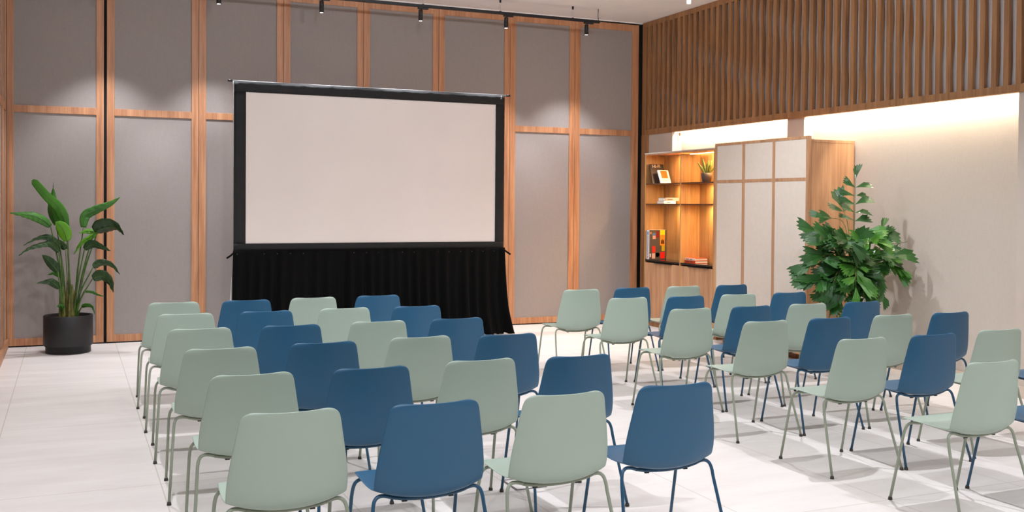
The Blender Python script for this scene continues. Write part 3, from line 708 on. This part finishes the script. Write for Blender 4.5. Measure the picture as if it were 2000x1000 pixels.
for i, (pts, hw, tilt, sh, pet) in enumerate(LEAVES):
    P = [Vector(p)-off for p in pts]
    if pet:
        Q = catmull([Vector(p)-off for p in pet], 8); nn = len(Q)-1
        bm = bmesh.new(); tube(bm, Q, [0.016-.0105*(k/nn)**.6 if len(pts) > 3 else .008-.005*k/nn for k in range(nn+1)], 8); st = obj('leaf_stalk', bm, M['stem'], t)
    bm = bmesh.new(); big_leaf(bm, P, hw, tilt, i)
    lf = obj('leaf', bm, M['leaf%d' % sh], t); s = lf.modifiers.new('t', 'SOLIDIFY'); s.thickness = .0012
    bm = bmesh.new(); cc = catmull(P, 6); tube(bm, [p+Vector((-.001,-.003,0)) for p in cc], [.0038*(1-.8*k/(len(cc)-1)) for k in range(len(cc))], 6)
    obj('midrib', bm, M['stem'], lf)
bm = bmesh.new(); tube(bm, [(-.148, .10, 1.745), (-.147, .10, 1.80)], [.004,.0012], 6); obj('leaf_tip', bm, M['leaf0'], t)
sheath = plain('stalk_base', (96,92,42), .55, noise=.35, nscale=14)
for (x, y, h, r) in ((-.075,.0,.30,.022), (-.045,-.02,.34,.024), (-.01,.01,.42,.02), (.035,-.02,.36,.026), (.06,.0,.30,.024), (.01,-.04,.26,.02)):
    bm = bmesh.new(); tube(bm, catmull([(x, y, .36), (x*1.02, y, .36+h*.5), (x*1.05, y, .36+h)], 5), [r*(1-.6*k/10) for k in range(11)], 10); obj('stalk_base', bm, sheath, t)

# ------------------------------------------------------------------ fishtail palm beside the wardrobe
TX, TY = 6.9, 7.632
t = thing('potted_fishtail_palm', 'bushy fishtail palm standing against the right side of the walnut wardrobe', 'plant', (TX, TY, 0))
bm = bmesh.new(); lathe(bm, [(.15,0),(.165,.01),(.19,.37),(.175,.37),(.172,.34)], 48, cap=False); bm.faces.new([v for v in bm.verts][:48][::-1]); obj('pot', bm, M['pot'], t)
bm = bmesh.new(); lathe(bm, [(.001,.34),(.173,.335)], 32, cap=False); obj('soil', bm, M['soil'], t)
VR, VU = Vector((.916,-.40,0)), Vector((-.40,-.916,0))
def fishtail(bm, base, d, nrm, L, rnd):
    uv = bm.loops.layers.uv.verify()
    side = d.cross(nrm).normalized(); nrm = side.cross(d).normalized()
    w = rnd.uniform(.75, 1.15)
    out = [(0,.0),(.3,.10),(.62,.25),(.9,.36),(1.06,.37),(.93,.25),(1.05,.19),(.9,.10),(1.0,.02),(.84,-.05),(.93,-.14),(.74,-.17),(.6,-.22),(.3,-.10)]
    droop = rnd.uniform(.15, .45)
    def P(a, b): return base + d*(a*L) + side*(b*L*w) + nrm*(L*(.25*abs(b)) - L*droop*a*a)
    mid = [bm.verts.new(P(a, 0)) for a in (.0, .3, .6, .82)]
    ov = [bm.verts.new(P(a, b)) for a, b in out[1:]]
    loop = ov
    def face(vs):
        try: f = bm.faces.new(vs)
        except ValueError: return
        f.smooth = False
        for lp in f.loops:
            q = lp.vert.co-base; lp[uv].uv = (q.dot(d)/L, q.dot(side)/L*2)
    # upper half: 0..6, lower half: 7..12
    face((mid[0], mid[1], ov[0])); face((mid[1], mid[2], ov[1], ov[0])); face((mid[2], mid[3], ov[4], ov[2], ov[1])); face((ov[2], ov[4], ov[3]))
    face((mid[3], ov[6], ov[5], ov[4])); face((mid[3], ov[8], ov[7], ov[6])); face((mid[3], ov[9], ov[8])) ; face((mid[3], mid[2], ov[11], ov[10], ov[9]))
    face((mid[2], mid[1], ov[12], ov[11])); face((mid[1], mid[0], ov[12]))
tv = Vector((TX, TY, 0))
for i, fr in enumerate(FRONDS):
    rnd = random.Random(100+i)
    A, Bp, Cp = [Vector(p)-tv for p in fr]
    low = Vector((A.x*.5, A.y*.5, .33))
    cv = catmull([low, A, Bp, Cp], 8)
    bm = bmesh.new(); n = len(cv)-1
    tube(bm, cv, [.0085-.0065*(k/n) for k in range(n+1)], 7); st = obj('cane', bm, M['cane'], t)
    bm = bmesh.new(); tube(bm, [q+Vector((0,0,.001)) for q in cv[n//2:]], .0022, 5)
    top = i == 0
    ks = [17, 19, 20, 21, 22, 23, 24] if top else [int(n*(.50+.50*j/9)) for j in range(10)]
    if i in (4, 5): ks = ks[-2:]
    if i in (7, 16, 20): ks = ks[-4:]
    for j, k in enumerate(ks):
        k = min(n, k); p = cv[k]; tdir = (cv[min(n, k+1)]-cv[max(0, k-1)]).normalized()
        for sgn in ((1, -1) if k < n else (0,)):
            if top: d = (VR*sgn*rnd.uniform(.8, 1) + Vector((0,0,rnd.uniform(.1, .75))) + VU*rnd.uniform(-.2,.4)).normalized() if sgn else Vector((.1,0,1)).normalized()
            else:
                lat = tdir.cross(Vector((0,0,1))).normalized() if abs(tdir.z) < .95 else VR
                if rnd.random() < .5: lat = (VR*rnd.choice((-1,1))*.8+lat*.5).normalized()
                d = (tdir*rnd.uniform(.3,.9) + lat*sgn*rnd.uniform(.5,1) + Vector((0,0,rnd.uniform(-.5,.35))) + VU*rnd.uniform(-.1,.4)).normalized() if sgn else tdir
            nr = (VU*rnd.uniform(.5,1)+Vector((0,0,rnd.uniform(.2,1)))+VR*rnd.uniform(-.4,.4)).normalized()
            L = rnd.uniform(.13, .17) if top else rnd.uniform(.15, .24)
            tip = p + d*L + tv
            if tip.x > 7.36 or (tip.y > 8.18 and tip.x > 6.85): continue
            fishtail(bm, p, d, nr, L, rnd)
    obj('frond', bm, M['fish2'] if i in (9, 10, 16, 19) else M['fish'], t)

# ------------------------------------------------------------------ general lighting: downlights over the audience, then added fill spots
for (x, y, w) in DOWN:
    spotlamp('downlight', (x, y, 4.08), w, 120, .7, .035, LW, (x, y, 0))

for (x, y, w, tg) in FRONT:  # added out-of-view fill to brighten screen wall, chair backs and slats
    spotlamp('fill_spot', (x, y, 4.05), w, 95, .8, .12, LW, tg)

# ------------------------------------------------------------------ camera
f, cy = 1970.0, 430.8
yaw, pitch, roll = math.radians(23.669), math.radians(.9), math.radians(.4365)
fw = Vector((math.sin(yaw)*math.cos(pitch), math.cos(yaw)*math.cos(pitch), -math.sin(pitch)))
rt = Vector((math.cos(yaw), -math.sin(yaw), 0)); up = rt.cross(fw)
r2 = rt*math.cos(roll)+up*math.sin(roll); u2 = -rt*math.sin(roll)+up*math.cos(roll)
cam = bpy.data.cameras.new('camera'); co = bpy.data.objects.new('camera', cam); C.objects.link(co)
mw = Matrix((r2, u2, -fw)).transposed().to_4x4(); mw.translation = (0, 0, 1.6); co.matrix_world = mw
cam.sensor_width = 36; cam.lens = f/2000*36; cam.shift_y = -(500-cy)/2000; cam.clip_start = .05; cam.clip_end = 100
sc = bpy.context.scene; sc.camera = co
w = bpy.data.worlds.new('world'); sc.world = w; w.use_nodes = True
w.node_tree.nodes['Background'].inputs[0].default_value = (.5,.45,.42,1); w.node_tree.nodes['Background'].inputs[1].default_value = .05
sc.view_settings.view_transform = 'Standard'; sc.view_settings.look = 'None'; sc.view_settings.gamma = 1
sc.view_settings.use_curve_mapping = False; sc.view_settings.exposure = EXPO
